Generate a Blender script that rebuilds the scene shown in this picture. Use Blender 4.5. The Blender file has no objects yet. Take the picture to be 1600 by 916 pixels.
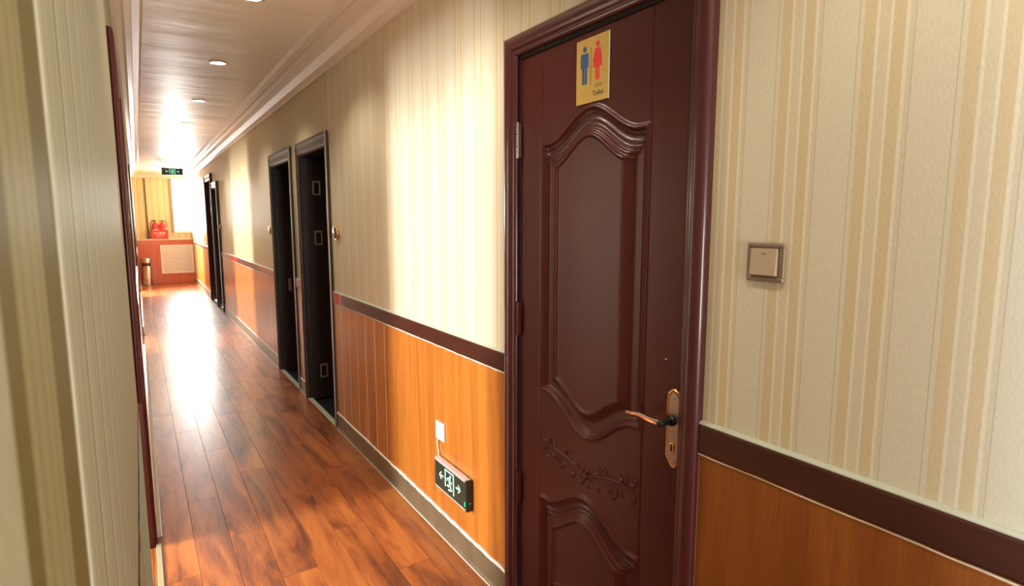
import bpy, math, random
from math import sin, cos, pi, radians, sqrt
from mathutils import Vector, Matrix

random.seed(7)
S = bpy.context.scene
COL = S.collection

# ------------------------------------------------------------------ camera
W = 1.127                      # right wall plane (x); corridor runs along +y
cam_d = bpy.data.cameras.new('camera'); cam = bpy.data.objects.new('camera', cam_d); COL.objects.link(cam)
cam_d.sensor_width = 36.0; cam_d.lens = 895.0 / 1600 * 36; cam_d.clip_start = 0.01
cam_d.dof.use_dof = True; cam_d.dof.focus_distance = 2.0; cam_d.dof.aperture_fstop = 9
cam.location = (0, 0, 1.48)
cam.rotation_euler = (radians(90 - 7.15), 0, radians(-33.05))
S.camera = cam

# ------------------------------------------------------------------ world, exposure
world = bpy.data.worlds.new('world'); S.world = world; world.use_nodes = True
world.node_tree.nodes['Background'].inputs[0].default_value = (0.86, 0.93, 1.0, 1)
world.node_tree.nodes['Background'].inputs[1].default_value = 3.0
S.view_settings.view_transform = 'Standard'; S.view_settings.look = 'None'
S.view_settings.exposure = 0.45; S.view_settings.gamma = 1.0
S.cycles.use_denoising = True
S.cycles.max_bounces = 10; S.cycles.diffuse_bounces = 6; S.cycles.glossy_bounces = 5
S.cycles.sample_clamp_indirect = 8.0


def area(name, loc, aim, sx, sy, power, col=(1, 1, 1), spread=180):
    d = bpy.data.lights.new(name, 'AREA'); d.shape = 'RECTANGLE'; d.size = sx; d.size_y = sy
    d.energy = power; d.color = col; d.spread = radians(spread)
    o = bpy.data.objects.new(name, d); COL.objects.link(o); o.location = loc
    v = Vector(aim) - Vector(loc)
    o.rotation_euler = v.to_track_quat('-Z', 'Y').to_euler()
    return o


# daylight outside the windows of the rooms on the left, and of the end window, plus two added fill lamps
area('daylight_near_room', (-2.8, 3.05, 1.55), (1.1, 2.5, 0.9), 0.45, 1.2, 205, (1.0, 0.97, 0.92))
area('daylight_far_room', (-2.9, 8.25, 1.35), (1.1, 8.1, 1.2), 0.6, 1.3, 210, (1.0, 0.97, 0.92))
area('fill_end_room', (-2.4, 13.0, 1.5), (0.6, 16.0, 1.3), 0.9, 1.4, 800, (1.0, 0.96, 0.90))  # added fill, brightens the end wall through the added doorway
area('daylight_behind_camera', (-2.4, -0.15, 1.5), (1.1, 0.2, 1.4), 0.4, 1.4, 50, (0.72, 0.86, 1.0))
area('daylight_end_window', (0.95, 16.95, 1.95), (0.6, 12.0, 1.3), 0.9, 1.8, 400, (1.0, 0.98, 0.95))
area('fill_back', (0.5, -2.6, 1.0), (0.5, 1.5, 2.6), 0.9, 1.0, 26, (1.0, 0.96, 0.90), 110)  # added fill behind the camera, aimed up to brighten the ceiling


# ------------------------------------------------------------------ materials
def newmat(name):
    m = bpy.data.materials.new(name); m.use_nodes = True
    nt = m.node_tree; b = nt.nodes['Principled BSDF']
    return m, nt, b


def N(nt, kind, **kw):
    n = nt.nodes.new(kind)
    for k, v in kw.items():
        if k.startswith('i_'):
            n.inputs[k[2:].replace('_', ' ')].default_value = v
        else:
            setattr(n, k, v)
    return n


def simple(name, col, rough=0.5, metal=0.0, coat=0.0, noise=0.0, scale=20, bump=0.0, spec=0.5, trans=0.0, coat_rough=0.05):
    m, nt, b = newmat(name)
    b.inputs['Base Color'].default_value = (*col, 1); b.inputs['Roughness'].default_value = rough
    b.inputs['Metallic'].default_value = metal; b.inputs['Coat Weight'].default_value = coat
    b.inputs['Coat Roughness'].default_value = coat_rough
    b.inputs['Specular IOR Level'].default_value = spec
    b.inputs['Transmission Weight'].default_value = trans
    g = N(nt, 'ShaderNodeNewGeometry')
    n = N(nt, 'ShaderNodeTexNoise'); n.inputs['Scale'].default_value = scale; n.inputs['Detail'].default_value = 5
    nt.links.new(g.outputs['Position'], n.inputs['Vector'])
    if noise > 0:
        mx = N(nt, 'ShaderNodeMix', data_type='RGBA')
        mx.inputs[6].default_value = (*[c * (1 - noise) for c in col], 1)
        mx.inputs[7].default_value = (*[min(1, c * (1 + noise)) for c in col], 1)
        nt.links.new(n.outputs['Fac'], mx.inputs[0]); nt.links.new(mx.outputs[2], b.inputs['Base Color'])
    if bump > 0:
        bp = N(nt, 'ShaderNodeBump'); bp.inputs['Strength'].default_value = bump; bp.inputs['Distance'].default_value = 0.01
        nt.links.new(n.outputs['Fac'], bp.inputs['Height']); nt.links.new(bp.outputs['Normal'], b.inputs['Normal'])
    return m


def emis(name, col, s):
    m, nt, b = newmat(name)
    b.inputs['Base Color'].default_value = (*col, 1)
    b.inputs['Emission Color'].default_value = (*col, 1); b.inputs['Emission Strength'].default_value = s
    return m


def wood(name, stops, axis=1, scale=(14, 1.2, 14), rough=0.3, coat=0.3, rand=3.0, knots=True, coat_rough=0.1, bump=0.03, fine=0.35, tint=0.25):
    """figured wood: grain runs along the axis whose scale is small"""
    m, nt, b = newmat(name)
    L = nt.links
    g = N(nt, 'ShaderNodeNewGeometry'); oi = N(nt, 'ShaderNodeObjectInfo')
    mul = N(nt, 'ShaderNodeVectorMath', operation='SCALE'); mul.inputs[0].default_value = (rand * 3.1, rand * 7.7, rand * 5.3)
    L.new(oi.outputs['Random'], mul.inputs['Scale'])
    add = N(nt, 'ShaderNodeVectorMath', operation='ADD'); L.new(g.outputs['Position'], add.inputs[0]); L.new(mul.outputs[0], add.inputs[1])
    mp = N(nt, 'ShaderNodeVectorMath', operation='MULTIPLY'); mp.inputs[1].default_value = scale
    L.new(add.outputs[0], mp.inputs[0])
    n1 = N(nt, 'ShaderNodeTexNoise'); n1.inputs['Scale'].default_value = 0.55; n1.inputs['Detail'].default_value = 4; n1.inputs['Distortion'].default_value = 1.3
    L.new(mp.outputs[0], n1.inputs['Vector'])
    mp2 = N(nt, 'ShaderNodeVectorMath', operation='MULTIPLY'); mp2.inputs[1].default_value = (5, 2.2, 5) if axis == 1 else (5, 5, 2.2)
    L.new(mp.outputs[0], mp2.inputs[0])
    n2 = N(nt, 'ShaderNodeTexNoise'); n2.inputs['Scale'].default_value = 1.6; n2.inputs['Detail'].default_value = 6; n2.inputs['Roughness'].default_value = 0.7
    L.new(mp2.outputs[0], n2.inputs['Vector'])
    mix = N(nt, 'ShaderNodeMix', data_type='FLOAT'); mix.inputs[0].default_value = fine
    L.new(n1.outputs['Fac'], mix.inputs[2]); L.new(n2.outputs['Fac'], mix.inputs[3])
    cr = N(nt, 'ShaderNodeValToRGB')
    el = cr.color_ramp.elements
    while len(el) < len(stops): el.new(0.5)
    for e, (p, c) in zip(el, stops): e.position = p; e.color = (*c, 1)
    L.new(mix.outputs[0], cr.inputs[0])
    mr = N(nt, 'ShaderNodeMapRange'); mr.inputs[3].default_value = 1 - tint; mr.inputs[4].default_value = 1 + tint * 0.6
    L.new(oi.outputs['Random'], mr.inputs[0])
    sc = N(nt, 'ShaderNodeVectorMath', operation='SCALE'); L.new(cr.outputs[0], sc.inputs[0]); L.new(mr.outputs[0], sc.inputs['Scale'])
    L.new(sc.outputs[0], b.inputs['Base Color'])
    b.inputs['Roughness'].default_value = rough; b.inputs['Coat Weight'].default_value = coat; b.inputs['Coat Roughness'].default_value = coat_rough
    if bump > 0:
        bp = N(nt, 'ShaderNodeBump'); bp.inputs['Strength'].default_value = bump; bp.inputs['Distance'].default_value = 0.01
        L.new(mix.outputs[0], bp.inputs['Height']); L.new(bp.outputs['Normal'], b.inputs['Normal'])
    return m


def wallpaper(name, stops, period, origin, rough=0.5, axis=1, fleck=0.05, coat=0.0, sheen_rough=0.25):
    """vertical printed stripes repeating along the wall"""
    m, nt, b = newmat(name); L = nt.links
    g = N(nt, 'ShaderNodeNewGeometry'); sx = N(nt, 'ShaderNodeSeparateXYZ'); L.new(g.outputs['Position'], sx.inputs[0])
    s = N(nt, 'ShaderNodeMath', operation='SUBTRACT'); s.inputs[0].default_value = origin; L.new(sx.outputs[axis], s.inputs[1])
    d = N(nt, 'ShaderNodeMath', operation='DIVIDE'); L.new(s.outputs[0], d.inputs[0]); d.inputs[1].default_value = period
    f = N(nt, 'ShaderNodeMath', operation='FLOORED_MODULO'); L.new(d.outputs[0], f.inputs[0]); f.inputs[1].default_value = 1.0
    cr = N(nt, 'ShaderNodeValToRGB'); cr.color_ramp.interpolation = 'CONSTANT'
    el = cr.color_ramp.elements
    while len(el) < len(stops): el.new(0.5)
    for e, (p, c) in zip(el, stops): e.position = p; e.color = (*c, 1)
    L.new(f.outputs[0], cr.inputs[0])
    # woven fleck
    sc = N(nt, 'ShaderNodeVectorMath', operation='MULTIPLY'); sc.inputs[1].default_value = (260, 260, 90) ; L.new(g.outputs['Position'], sc.inputs[0])
    n = N(nt, 'ShaderNodeTexNoise'); n.inputs['Scale'].default_value = 1.0; n.inputs['Detail'].default_value = 2; L.new(sc.outputs[0], n.inputs['Vector'])
    mr = N(nt, 'ShaderNodeMapRange'); mr.inputs[1].default_value = 0.3; mr.inputs[2].default_value = 0.7; mr.inputs[3].default_value = 1 - fleck; mr.inputs[4].default_value = 1 + fleck
    L.new(n.outputs['Fac'], mr.inputs[0])
    v = N(nt, 'ShaderNodeVectorMath', operation='SCALE'); L.new(cr.outputs[0], v.inputs[0]); L.new(mr.outputs[0], v.inputs['Scale'])
    L.new(v.outputs[0], b.inputs['Base Color'])
    b.inputs['Roughness'].default_value = rough
    b.inputs['Coat Weight'].default_value = coat; b.inputs['Coat Roughness'].default_value = sheen_rough; b.inputs['Specular IOR Level'].default_value = 0.3
    bp = N(nt, 'ShaderNodeBump'); bp.inputs['Strength'].default_value = 0.08; bp.inputs['Distance'].default_value = 0.002
    L.new(n.outputs['Fac'], bp.inputs['Height']); L.new(bp.outputs['Normal'], b.inputs['Normal'])
    return m


PL = (0.64, 0.585, 0.445); GO = (0.60, 0.49, 0.31); MI = (0.62, 0.54, 0.385); LI = (0.70, 0.64, 0.49); DK = (0.50, 0.43, 0.31)
band = [(0.0, DK), (0.008, PL), (0.06, GO), (0.19, LI), (0.225, MI), (0.335, LI), (0.365, GO), (0.49, LI), (0.53, MI), (0.578, DK), (0.588, PL)]
YB = (0.60, 0.51, 0.30); YD = (0.30, 0.235, 0.12); YL = (0.68, 0.60, 0.40)
pin = [(0.0, YD), (0.05, YB), (0.20, YL), (0.24, YB), (0.45, YL), (0.48, YB), (0.70, (0.57, 0.47, 0.26)), (0.9, YL)]
GB = (0.36, 0.35, 0.225); GD = (0.10, 0.085, 0.05); GL = (0.47, 0.46, 0.35)
pinl = [(0.0, GD), (0.07, GB), (0.2, GL), (0.24, GB), (0.33, (0.24, 0.22, 0.16)), (0.35, GB), (0.62, GL), (0.66, GB), (0.8, (0.26, 0.24, 0.17)), (0.82, GL)]
OL = (0.15, 0.12, 0.035); OP = (0.30, 0.265, 0.13); OG = (0.42, 0.37, 0.17)
olive = [(0.0, GL), (0.065, OL), (0.2125, OP), (0.24, (0.24, 0.21, 0.10)), (0.255, OP), (0.29, (0.24, 0.21, 0.10)), (0.305, OP), (0.35, (0.24, 0.21, 0.10)), (0.365, OP), (0.40, OL), (0.4725, (0.40, 0.39, 0.26))]

M = {}
M['paper'] = wallpaper('striped_wallpaper', band, 0.16, 0.5743, coat=0.25, sheen_rough=0.4)
M['paper_far'] = wallpaper('pinstripe_wallpaper', pin, 0.1, 4.86, coat=0.25, sheen_rough=0.35)
M['paper_left'] = wallpaper('grey_pinstripe_wallpaper', pinl, 0.1, 0.5, coat=0.0, sheen_rough=0.4, rough=0.6)
M['paper_olive'] = wallpaper('olive_stripe_wallpaper', olive, 0.4, 0.42, coat=0.0, sheen_rough=0.4, rough=0.6)
M['paper_end'] = wallpaper('end_wall_wallpaper', [(0.0, (0.50, 0.36, 0.16)), (0.06, (0.74, 0.60, 0.34)), (0.35, (0.80, 0.68, 0.44)), (0.6, (0.68, 0.53, 0.28)), (0.63, (0.76, 0.62, 0.37))], 0.13, 0.08, axis=0)
M['ceiling'] = simple('ceiling_paint', (0.86, 0.76, 0.62), 0.5, noise=0.03, scale=3, bump=0.0, coat=0.18, coat_rough=0.3)
# gently wavy ceiling boards
nt = M['ceiling'].node_tree; g = N(nt, 'ShaderNodeNewGeometry'); mp = N(nt, 'ShaderNodeVectorMath', operation='MULTIPLY'); mp.inputs[1].default_value = (0.7, 2.6, 1)
nz = N(nt, 'ShaderNodeTexNoise'); nz.inputs['Scale'].default_value = 1.6; nz.inputs['Detail'].default_value = 2
bp = N(nt, 'ShaderNodeBump'); bp.inputs['Strength'].default_value = 0.5; bp.inputs['Distance'].default_value = 0.03
nt.links.new(g.outputs['Position'], mp.inputs[0]); nt.links.new(mp.outputs[0], nz.inputs['Vector']); nt.links.new(nz.outputs['Fac'], bp.inputs['Height'])
nt.links.new(bp.outputs['Normal'], nt.nodes['Principled BSDF'].inputs['Normal'])
M['cornice'] = simple('cornice_paint', (0.78, 0.68, 0.56), 0.45, noise=0.05, scale=12, coat=0.12, coat_rough=0.25)
M['plaster'] = simple('plaster', (0.6, 0.55, 0.48), 0.7, noise=0.05)
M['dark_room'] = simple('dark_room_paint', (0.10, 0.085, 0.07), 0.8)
M['dark_tile'] = simple('dark_floor_tile', (0.016, 0.022, 0.026), 0.35)
M['floor'] = wood('laminate_board', [(0.30, (0.055, 0.017, 0.008)), (0.40, (0.17, 0.046, 0.015)), (0.52, (0.34, 0.098, 0.024)), (0.66, (0.47, 0.165, 0.036)), (0.8, (0.58, 0.25, 0.055))],
                  scale=(17, 2.6, 17), rough=0.34, coat=0.4, coat_rough=0.13, bump=0.03, fine=0.3, tint=0.14)
M['seam'] = simple('seam_filler', (0.26, 0.12, 0.06), 0.6)
M['wains'] = wood('wainscot_wood', [(0.30, (0.27, 0.078, 0.012)), (0.45, (0.42, 0.14, 0.02)), (0.58, (0.54, 0.185, 0.027)), (0.75, (0.62, 0.24, 0.04))],
                  axis=2, scale=(22, 22, 1.5), rough=0.3, coat=0.35, coat_rough=0.12, bump=0.02, fine=0.45, tint=0.06)
M['wains_dark'] = wood('wainscot_wood_brown', [(0.30, (0.17, 0.045, 0.008)), (0.45, (0.25, 0.07, 0.012)), (0.6, (0.32, 0.10, 0.016)), (0.75, (0.36, 0.12, 0.022))],
                       axis=2, scale=(16, 16, 1.6), rough=0.34, coat=0.2, coat_rough=0.2, bump=0.02, fine=0.45, tint=0.05)
M['end_wood'] = wood('end_cabinet_wood', [(0.3, (0.36, 0.07, 0.015)), (0.5, (0.48, 0.10, 0.02)), (0.7, (0.55, 0.13, 0.03))], axis=2, scale=(14, 14, 1.5), rough=0.35, coat=0.2, fine=0.4, tint=0.03)
M['rail'] = wood('chair_rail_wood', [(0.3, (0.030, 0.008, 0.004)), (0.5, (0.052, 0.013, 0.007)), (0.7, (0.075, 0.019, 0.009))], axis=1, scale=(16, 3, 16), rough=0.3, coat=0.25, coat_rough=0.08, tint=0.04)
M['rail_red'] = simple('red_rail_lacquer', (0.55, 0.025, 0.012), 0.45, coat=0.05)
M['rail_far'] = wood('far_rail_wood', [(0.3, (0.25, 0.05, 0.02)), (0.5, (0.38, 0.09, 0.035)), (0.7, (0.45, 0.13, 0.05))], axis=1, scale=(16, 3, 16), rough=0.35, coat=0.15, tint=0.2)
M['cap'] = simple('pale_cap_strip', (0.50, 0.52, 0.42), 0.35, noise=0.1, scale=30)
M['threshold'] = simple('tan_threshold_strip', (0.30, 0.27, 0.17), 0.45)
M['caulk'] = simple('white_caulk', (0.80, 0.78, 0.72), 0.55, noise=0.08, scale=60)
M['caulk_tan'] = simple('tan_caulk', (0.80, 0.62, 0.42), 0.55, noise=0.2, scale=60)
M['base'] = simple('grey_brown_skirting', (0.15, 0.115, 0.068), 0.3, noise=0.4, scale=9, coat=0.3, coat_rough=0.15)
M['base_left'] = simple('pale_skirting', (0.56, 0.51, 0.42), 0.3, noise=0.2, scale=15, coat=0.3)
M['door'] = simple('maroon_door_lacquer', (0.070, 0.0095, 0.0075), 0.36, noise=0.22, scale=2.5, coat=0.06, coat_rough=0.12, spec=0.3)
M['door_casing'] = simple('maroon_casing_lacquer', (0.065, 0.0095, 0.013), 0.3, noise=0.15, scale=3, coat=0.3, coat_rough=0.12)
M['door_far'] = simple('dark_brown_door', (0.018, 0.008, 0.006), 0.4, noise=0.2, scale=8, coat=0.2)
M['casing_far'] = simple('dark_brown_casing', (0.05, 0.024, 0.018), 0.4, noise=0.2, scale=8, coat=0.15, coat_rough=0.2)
M['gap'] = simple('dark_gap', (0.012, 0.004, 0.003), 0.7)
M['ornament'] = simple('antique_ornament', (0.30, 0.25, 0.19), 0.5, metal=0.2, noise=0.3, scale=80)
M['steel'] = simple('brushed_steel', (0.55, 0.53, 0.50), 0.28, metal=1.0, noise=0.1, scale=30)
M['steel_dark'] = simple('dark_band_metal', (0.05, 0.035, 0.025), 0.4, metal=0.3)
M['brass'] = simple('polished_brass', (0.75, 0.50, 0.20), 0.22, metal=1.0, noise=0.15, scale=60)
M['copper'] = simple('rose_copper', (0.72, 0.34, 0.20), 0.22, metal=1.0, noise=0.2, scale=60)
M['lock_face'] = simple('brushed_lock_plate', (0.42, 0.33, 0.30), 0.32, metal=1.0, noise=0.3, scale=25)
M['black_metal'] = simple('black_chrome', (0.03, 0.026, 0.024), 0.18, metal=0.6)
M['sign_gold'] = simple('gold_sign_plate', (0.62, 0.42, 0.11), 0.38, metal=0.35, noise=0.12, scale=40)
M['sign_edge'] = simple('clear_sign_edge', (0.72, 0.66, 0.50), 0.25)
M['blue'] = simple('blue_print', (0.012, 0.09, 0.22), 0.5)
M['red'] = simple('red_print', (0.70, 0.025, 0.02), 0.5)
M['ink_worn'] = simple('faded_ink', (0.34, 0.23, 0.07), 0.6)
M['ink'] = simple('brown_ink', (0.12, 0.08, 0.03), 0.6)
M['switch_frame'] = simple('bronze_switch_frame', (0.30, 0.225, 0.17), 0.3, metal=0.5, coat=0.3)
M['switch_key'] = simple('champagne_switch_key', (0.50, 0.385, 0.27), 0.42, metal=0.15)
M['white_plastic'] = simple('white_plastic', (0.85, 0.85, 0.83), 0.35)
M['grey_plastic'] = simple('grey_plastic', (0.2, 0.2, 0.2), 0.5)
M['sign_black'] = simple('exit_sign_black', (0.012, 0.016, 0.014), 0.35)
M['sign_green'] = simple('exit_sign_green_film', (0.010, 0.032, 0.022), 0.3, coat=0.3)
M['sign_alu'] = simple('exit_sign_aluminium', (0.72, 0.70, 0.72), 0.35, metal=0.5)
M['picto'] = emis('backlit_picto_mint', (0.52, 1.0, 0.80), 0.55)
M['picto_hang'] = emis('backlit_picto_green', (0.30, 1.0, 0.60), 0.8)
M['led_green'] = emis('green_indicator', (0.0, 0.5, 0.2), 0.5)
M['ext_red'] = simple('extinguisher_red', (0.72, 0.03, 0.035), 0.3, coat=0.3)
M['box_red'] = simple('red_box_paint', (0.66, 0.035, 0.03), 0.4)
M['black'] = simple('black_rubber', (0.02, 0.02, 0.02), 0.5)
M['label_white'] = simple('white_label', (0.85, 0.83, 0.8), 0.5)
M['grille'] = simple('white_grille_paint', (0.80, 0.78, 0.75), 0.4)
M['ledge'] = simple('cream_ledge', (0.72, 0.62, 0.48), 0.4)
M['curtain'] = simple('taupe_window_frame', (0.34, 0.25, 0.17), 0.5)
gm, gnt, gb = newmat('window_glass'); gnt.nodes.remove(gb)
tr_ = N(gnt, 'ShaderNodeBsdfTransparent'); gl_ = N(gnt, 'ShaderNodeBsdfGlossy'); gl_.inputs['Roughness'].default_value = 0.02
fr_ = N(gnt, 'ShaderNodeFresnel'); mx_ = N(gnt, 'ShaderNodeMixShader')
gnt.links.new(fr_.outputs[0], mx_.inputs[0]); gnt.links.new(tr_.outputs[0], mx_.inputs[1]); gnt.links.new(gl_.outputs[0], mx_.inputs[2])
gnt.links.new(mx_.outputs[0], gnt.nodes['Material Output'].inputs['Surface']); M['glass'] = gm
M['lamp'] = emis('downlight_diffuser', (1.0, 0.95, 0.85), 14)
M['lamp_ring'] = simple('downlight_ring', (0.75, 0.74, 0.72), 0.25, metal=0.7)
M['pipe'] = simple('dark_pipe_paint', (0.16, 0.10, 0.05), 0.4)
M['mauve'] = simple('mauve_enamel', (0.12, 0.075, 0.09), 0.25, coat=0.5)
M['reflect_grey'] = simple('reflection_band', (0.16, 0.15, 0.135), 0.35, coat=0.2)  # grey that paints in a pale reflected band
M['red_wood_panel'] = simple('room_paint', (0.6, 0.55, 0.45), 0.7)


# ------------------------------------------------------------------ mesh building
class MB:
    def __init__(s): s.v = []; s.f = []; s.sm = []; s.mi = []; s.cur = 0

    def add(s, vs, fs, smooth=False):
        o = len(s.v); s.v += [tuple(x) for x in vs]
        for f in fs: s.f.append(tuple(i + o for i in f)); s.sm.append(smooth); s.mi.append(s.cur)
        return s

    def box(s, x0, x1, y0, y1, z0, z1, bev=0.0):
        x0, x1 = min(x0, x1), max(x0, x1); y0, y1 = min(y0, y1), max(y0, y1); z0, z1 = min(z0, z1), max(z0, z1)
        if bev <= 0:
            vs = [(x, y, z) for z in (z0, z1) for y in (y0, y1) for x in (x0, x1)]
            return s.add(vs, [(0, 2, 3, 1), (4, 5, 7, 6), (0, 1, 5, 4), (2, 6, 7, 3), (0, 4, 6, 2), (1, 3, 7, 5)])
        b = min(bev, (x1 - x0) * .49, (y1 - y0) * .49, (z1 - z0) * .49)
        lo, hi = (x0, y0, z0), (x1, y1, z1)
        vs = []; idx = {}
        for sx in (0, 1):
            for sy in (0, 1):
                for sz in (0, 1):
                    for a in range(3):
                        sg = (sx, sy, sz); p = []
                        for k in range(3):
                            e = (lo, hi)[sg[k]][k]
                            if k != a: e += b if sg[k] == 0 else -b
                            p.append(e)
                        idx[(sx, sy, sz, a)] = len(vs); vs.append(p)
        fs = []
        C8 = [(0, 0), (1, 0), (1, 1), (0, 1)]
        for a in range(3):
            for sd in (0, 1):
                q = []
                for (u, w) in C8:
                    sg = [0, 0, 0]; sg[a] = sd; o = [k for k in range(3) if k != a]; sg[o[0]] = u; sg[o[1]] = w
                    q.append(idx[(*sg, a)])
                fs.append(q)
        for a in range(3):
            o = [k for k in range(3) if k != a]
            for u in (0, 1):
                for w in (0, 1):
                    q = []
                    for (sd, fa) in ((0, o[0]), (1, o[0]), (1, o[1]), (0, o[1])):
                        sg = [0, 0, 0]; sg[a] = sd; sg[o[0]] = u; sg[o[1]] = w
                        q.append(idx[(*sg, fa)])
                    fs.append(q)
        for sx in (0, 1):
            for sy in (0, 1):
                for sz in (0, 1):
                    fs.append([idx[(sx, sy, sz, a)] for a in range(3)])
        return s.add(vs, fs)

    def prism(s, pts, axis, a0, a1, smooth=False):
        """extrude a 2D outline along an axis; pts in the other two axes in order"""
        n = len(pts); vs = []
        for a in (a0, a1):
            for p in pts:
                q = list(p); q.insert(axis, a); vs.append(q)
        fs = [(i, (i + 1) % n, n + (i + 1) % n, n + i) for i in range(n)]
        s.add(vs, fs, smooth)
        s.add(vs[:n], [tuple(range(n))]); s.add(vs[n:], [tuple(range(n))])
        return s

    def tube(s, pts, r, n=8, caps=True):
        pts = [Vector(p) for p in pts]; rr = r if isinstance(r, (list, tuple)) else [r] * len(pts)
        vs = []; up = Vector((0, 0, 1))
        t = (pts[1] - pts[0]).normalized()
        if abs(t.dot(up)) > 0.9: up = Vector((1, 0, 0))
        for i, p in enumerate(pts):
            t = (pts[min(i + 1, len(pts) - 1)] - pts[max(i - 1, 0)]).normalized()
            a = up - t * up.dot(t); a.normalize(); b = t.cross(a); up = a
            ra = rr[i]; rb = ra
            if isinstance(ra, tuple): ra, rb = ra
            for k in range(n):
                th = 2 * pi * k / n; vs.append(p + a * (cos(th) * ra) + b * (sin(th) * rb))
        fs = []
        for i in range(len(pts) - 1):
            for k in range(n): fs.append((i * n + k, i * n + (k + 1) % n, (i + 1) * n + (k + 1) % n, (i + 1) * n + k))
        s.add(vs, fs, True)
        if caps:
            s.add(vs[:n], [tuple(range(n))]); s.add(vs[-n:], [tuple(range(n))])
        return s

    def lathe(s, c, axis, prof, n=24):
        """prof: (radius, along-axis offset)"""
        c = Vector(c); ax = Vector(axis).normalized()
        u = ax.orthogonal().normalized(); w = ax.cross(u); vs = []
        for r, h in prof:
            for k in range(n):
                th = 2 * pi * k / n; vs.append(c + ax * h + (u * cos(th) + w * sin(th)) * r)
        fs = []
        for i in range(len(prof) - 1):
            for k in range(n): fs.append((i * n + k, i * n + (k + 1) % n, (i + 1) * n + (k + 1) % n, (i + 1) * n + k))
        s.add(vs, fs, True)
        if prof[0][0] > 1e-5: s.add(vs[:n], [tuple(range(n))])
        if prof[-1][0] > 1e-5: s.add(vs[-n:], [tuple(range(n))])
        return s

    def build(s, name, mat, parent=None, loc=None):
        me = bpy.data.meshes.new(name); me.from_pydata(s.v, [], s.f)
        for m in (mat if isinstance(mat, (list, tuple)) else [mat]): me.materials.append(m)
        me.polygons.foreach_set('use_smooth', s.sm); me.polygons.foreach_set('material_index', s.mi)
        me.update()
        import bmesh
        b = bmesh.new(); b.from_mesh(me); bmesh.ops.recalc_face_normals(b, faces=b.faces); b.to_mesh(me); b.free()
        o = bpy.data.objects.new(name, me); COL.objects.link(o)
        if parent is not None: o.parent = parent; o.matrix_parent_inverse = parent_inv(parent)
        return o


def parent_inv(p):
    m = Matrix.Identity(4); q = p
    while q is not None:
        m = Matrix.LocRotScale(q.location, q.rotation_euler, q.scale) @ m if q is p and q.parent is None else m
        q = q.parent
    return m.inverted() if p.parent is None else Matrix.Identity(4)


def tag(o, label, cat, group=None, kind=None):
    o['label'] = label; o['category'] = cat
    if group: o['group'] = group
    if kind: o['kind'] = kind
    return o


def empty(name, loc, label, cat, group=None, kind=None):
    o = bpy.data.objects.new(name, None); COL.objects.link(o); o.location = loc; o.empty_display_size = 0.05
    return tag(o, label, cat, group, kind)


def box(name, mat, parent, x0, x1, y0, y1, z0, z1, bev=0.0):
    return MB().box(x0, x1, y0, y1, z0, z1, bev).build(name, mat, parent)


def share(o, dx=0, dy=0, dz=0, parent=None):
    """linked copy of one object, moved"""
    c = o.copy(); COL.objects.link(c)
    c.location = (o.location[0] + dx, o.location[1] + dy, o.location[2] + dz)
    return c


def text(name, body, size, mat, parent, loc, rot, align='CENTER'):
    cu = bpy.data.curves.new(name, 'FONT'); cu.body = body; cu.size = size; cu.extrude = 0.0003; cu.align_x = align; cu.resolution_u = 3
    t = bpy.data.objects.new(name, cu); COL.objects.link(t)
    dg = bpy.context.evaluated_depsgraph_get(); me = bpy.data.meshes.new_from_object(t.evaluated_get(dg))
    bpy.data.objects.remove(t)
    me.transform(Matrix.Translation(loc) @ rot.to_4x4())
    me.materials.clear(); me.materials.append(mat)
    o = bpy.data.objects.new(name, me); COL.objects.link(o)
    if parent is not None: o.parent = parent; o.matrix_parent_inverse = parent_inv(parent)
    return o


H_COR = 2.48; H_CEIL = 2.60; XL = -0.036; YE = 16.2; YB_ = -3.0
T = 0.14

# openings in the right wall: (y0, y1, top)
D1 = (0.944, 1.690, 2.036); D2 = (4.055, 4.855, 2.00); D3 = (5.165, 5.965, 2.00); D4 = (10.36, 11.05, 2.03); D5 = (11.19, 12.11, 2.20)
R_OPEN = [D1, D2, D3, D4, D5]
LD0 = (-1.15, 0.16, 2.1); LD1 = (2.19, 2.955, 1.985); LD2 = (7.60, 8.72, 2.03); LD3 = (13.3, 14.5, 2.05)


def wall_pieces(mb, x0, x1, ya, yb, ops, ztop, z0=0.0):
    y = ya
    for (a, b_, t) in ops:
        if b_ < ya or a > yb: continue
        mb.box(x0, x1, y, a, z0, ztop); mb.box(x0, x1, a, b_, t, ztop); y = b_
    mb.box(x0, x1, y, yb, z0, ztop)


# ------------------------------------------------------------------ right wall
wr = MB()
wall_pieces(wr, W, W + T, YB_, 4.0, [D1], 2.7)
wr.cur = 1
wall_pieces(wr, W + 0.002, W + T, 4.0, YE + .14, [D2, D3, D4, D5], 2.7)
wall_right = wr.build('wall_right', [M['paper'], M['paper_far']])
tag(wall_right, 'long cream striped wallpapered wall with wood wainscot and dark doors', 'wall', kind='structure')

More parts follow.
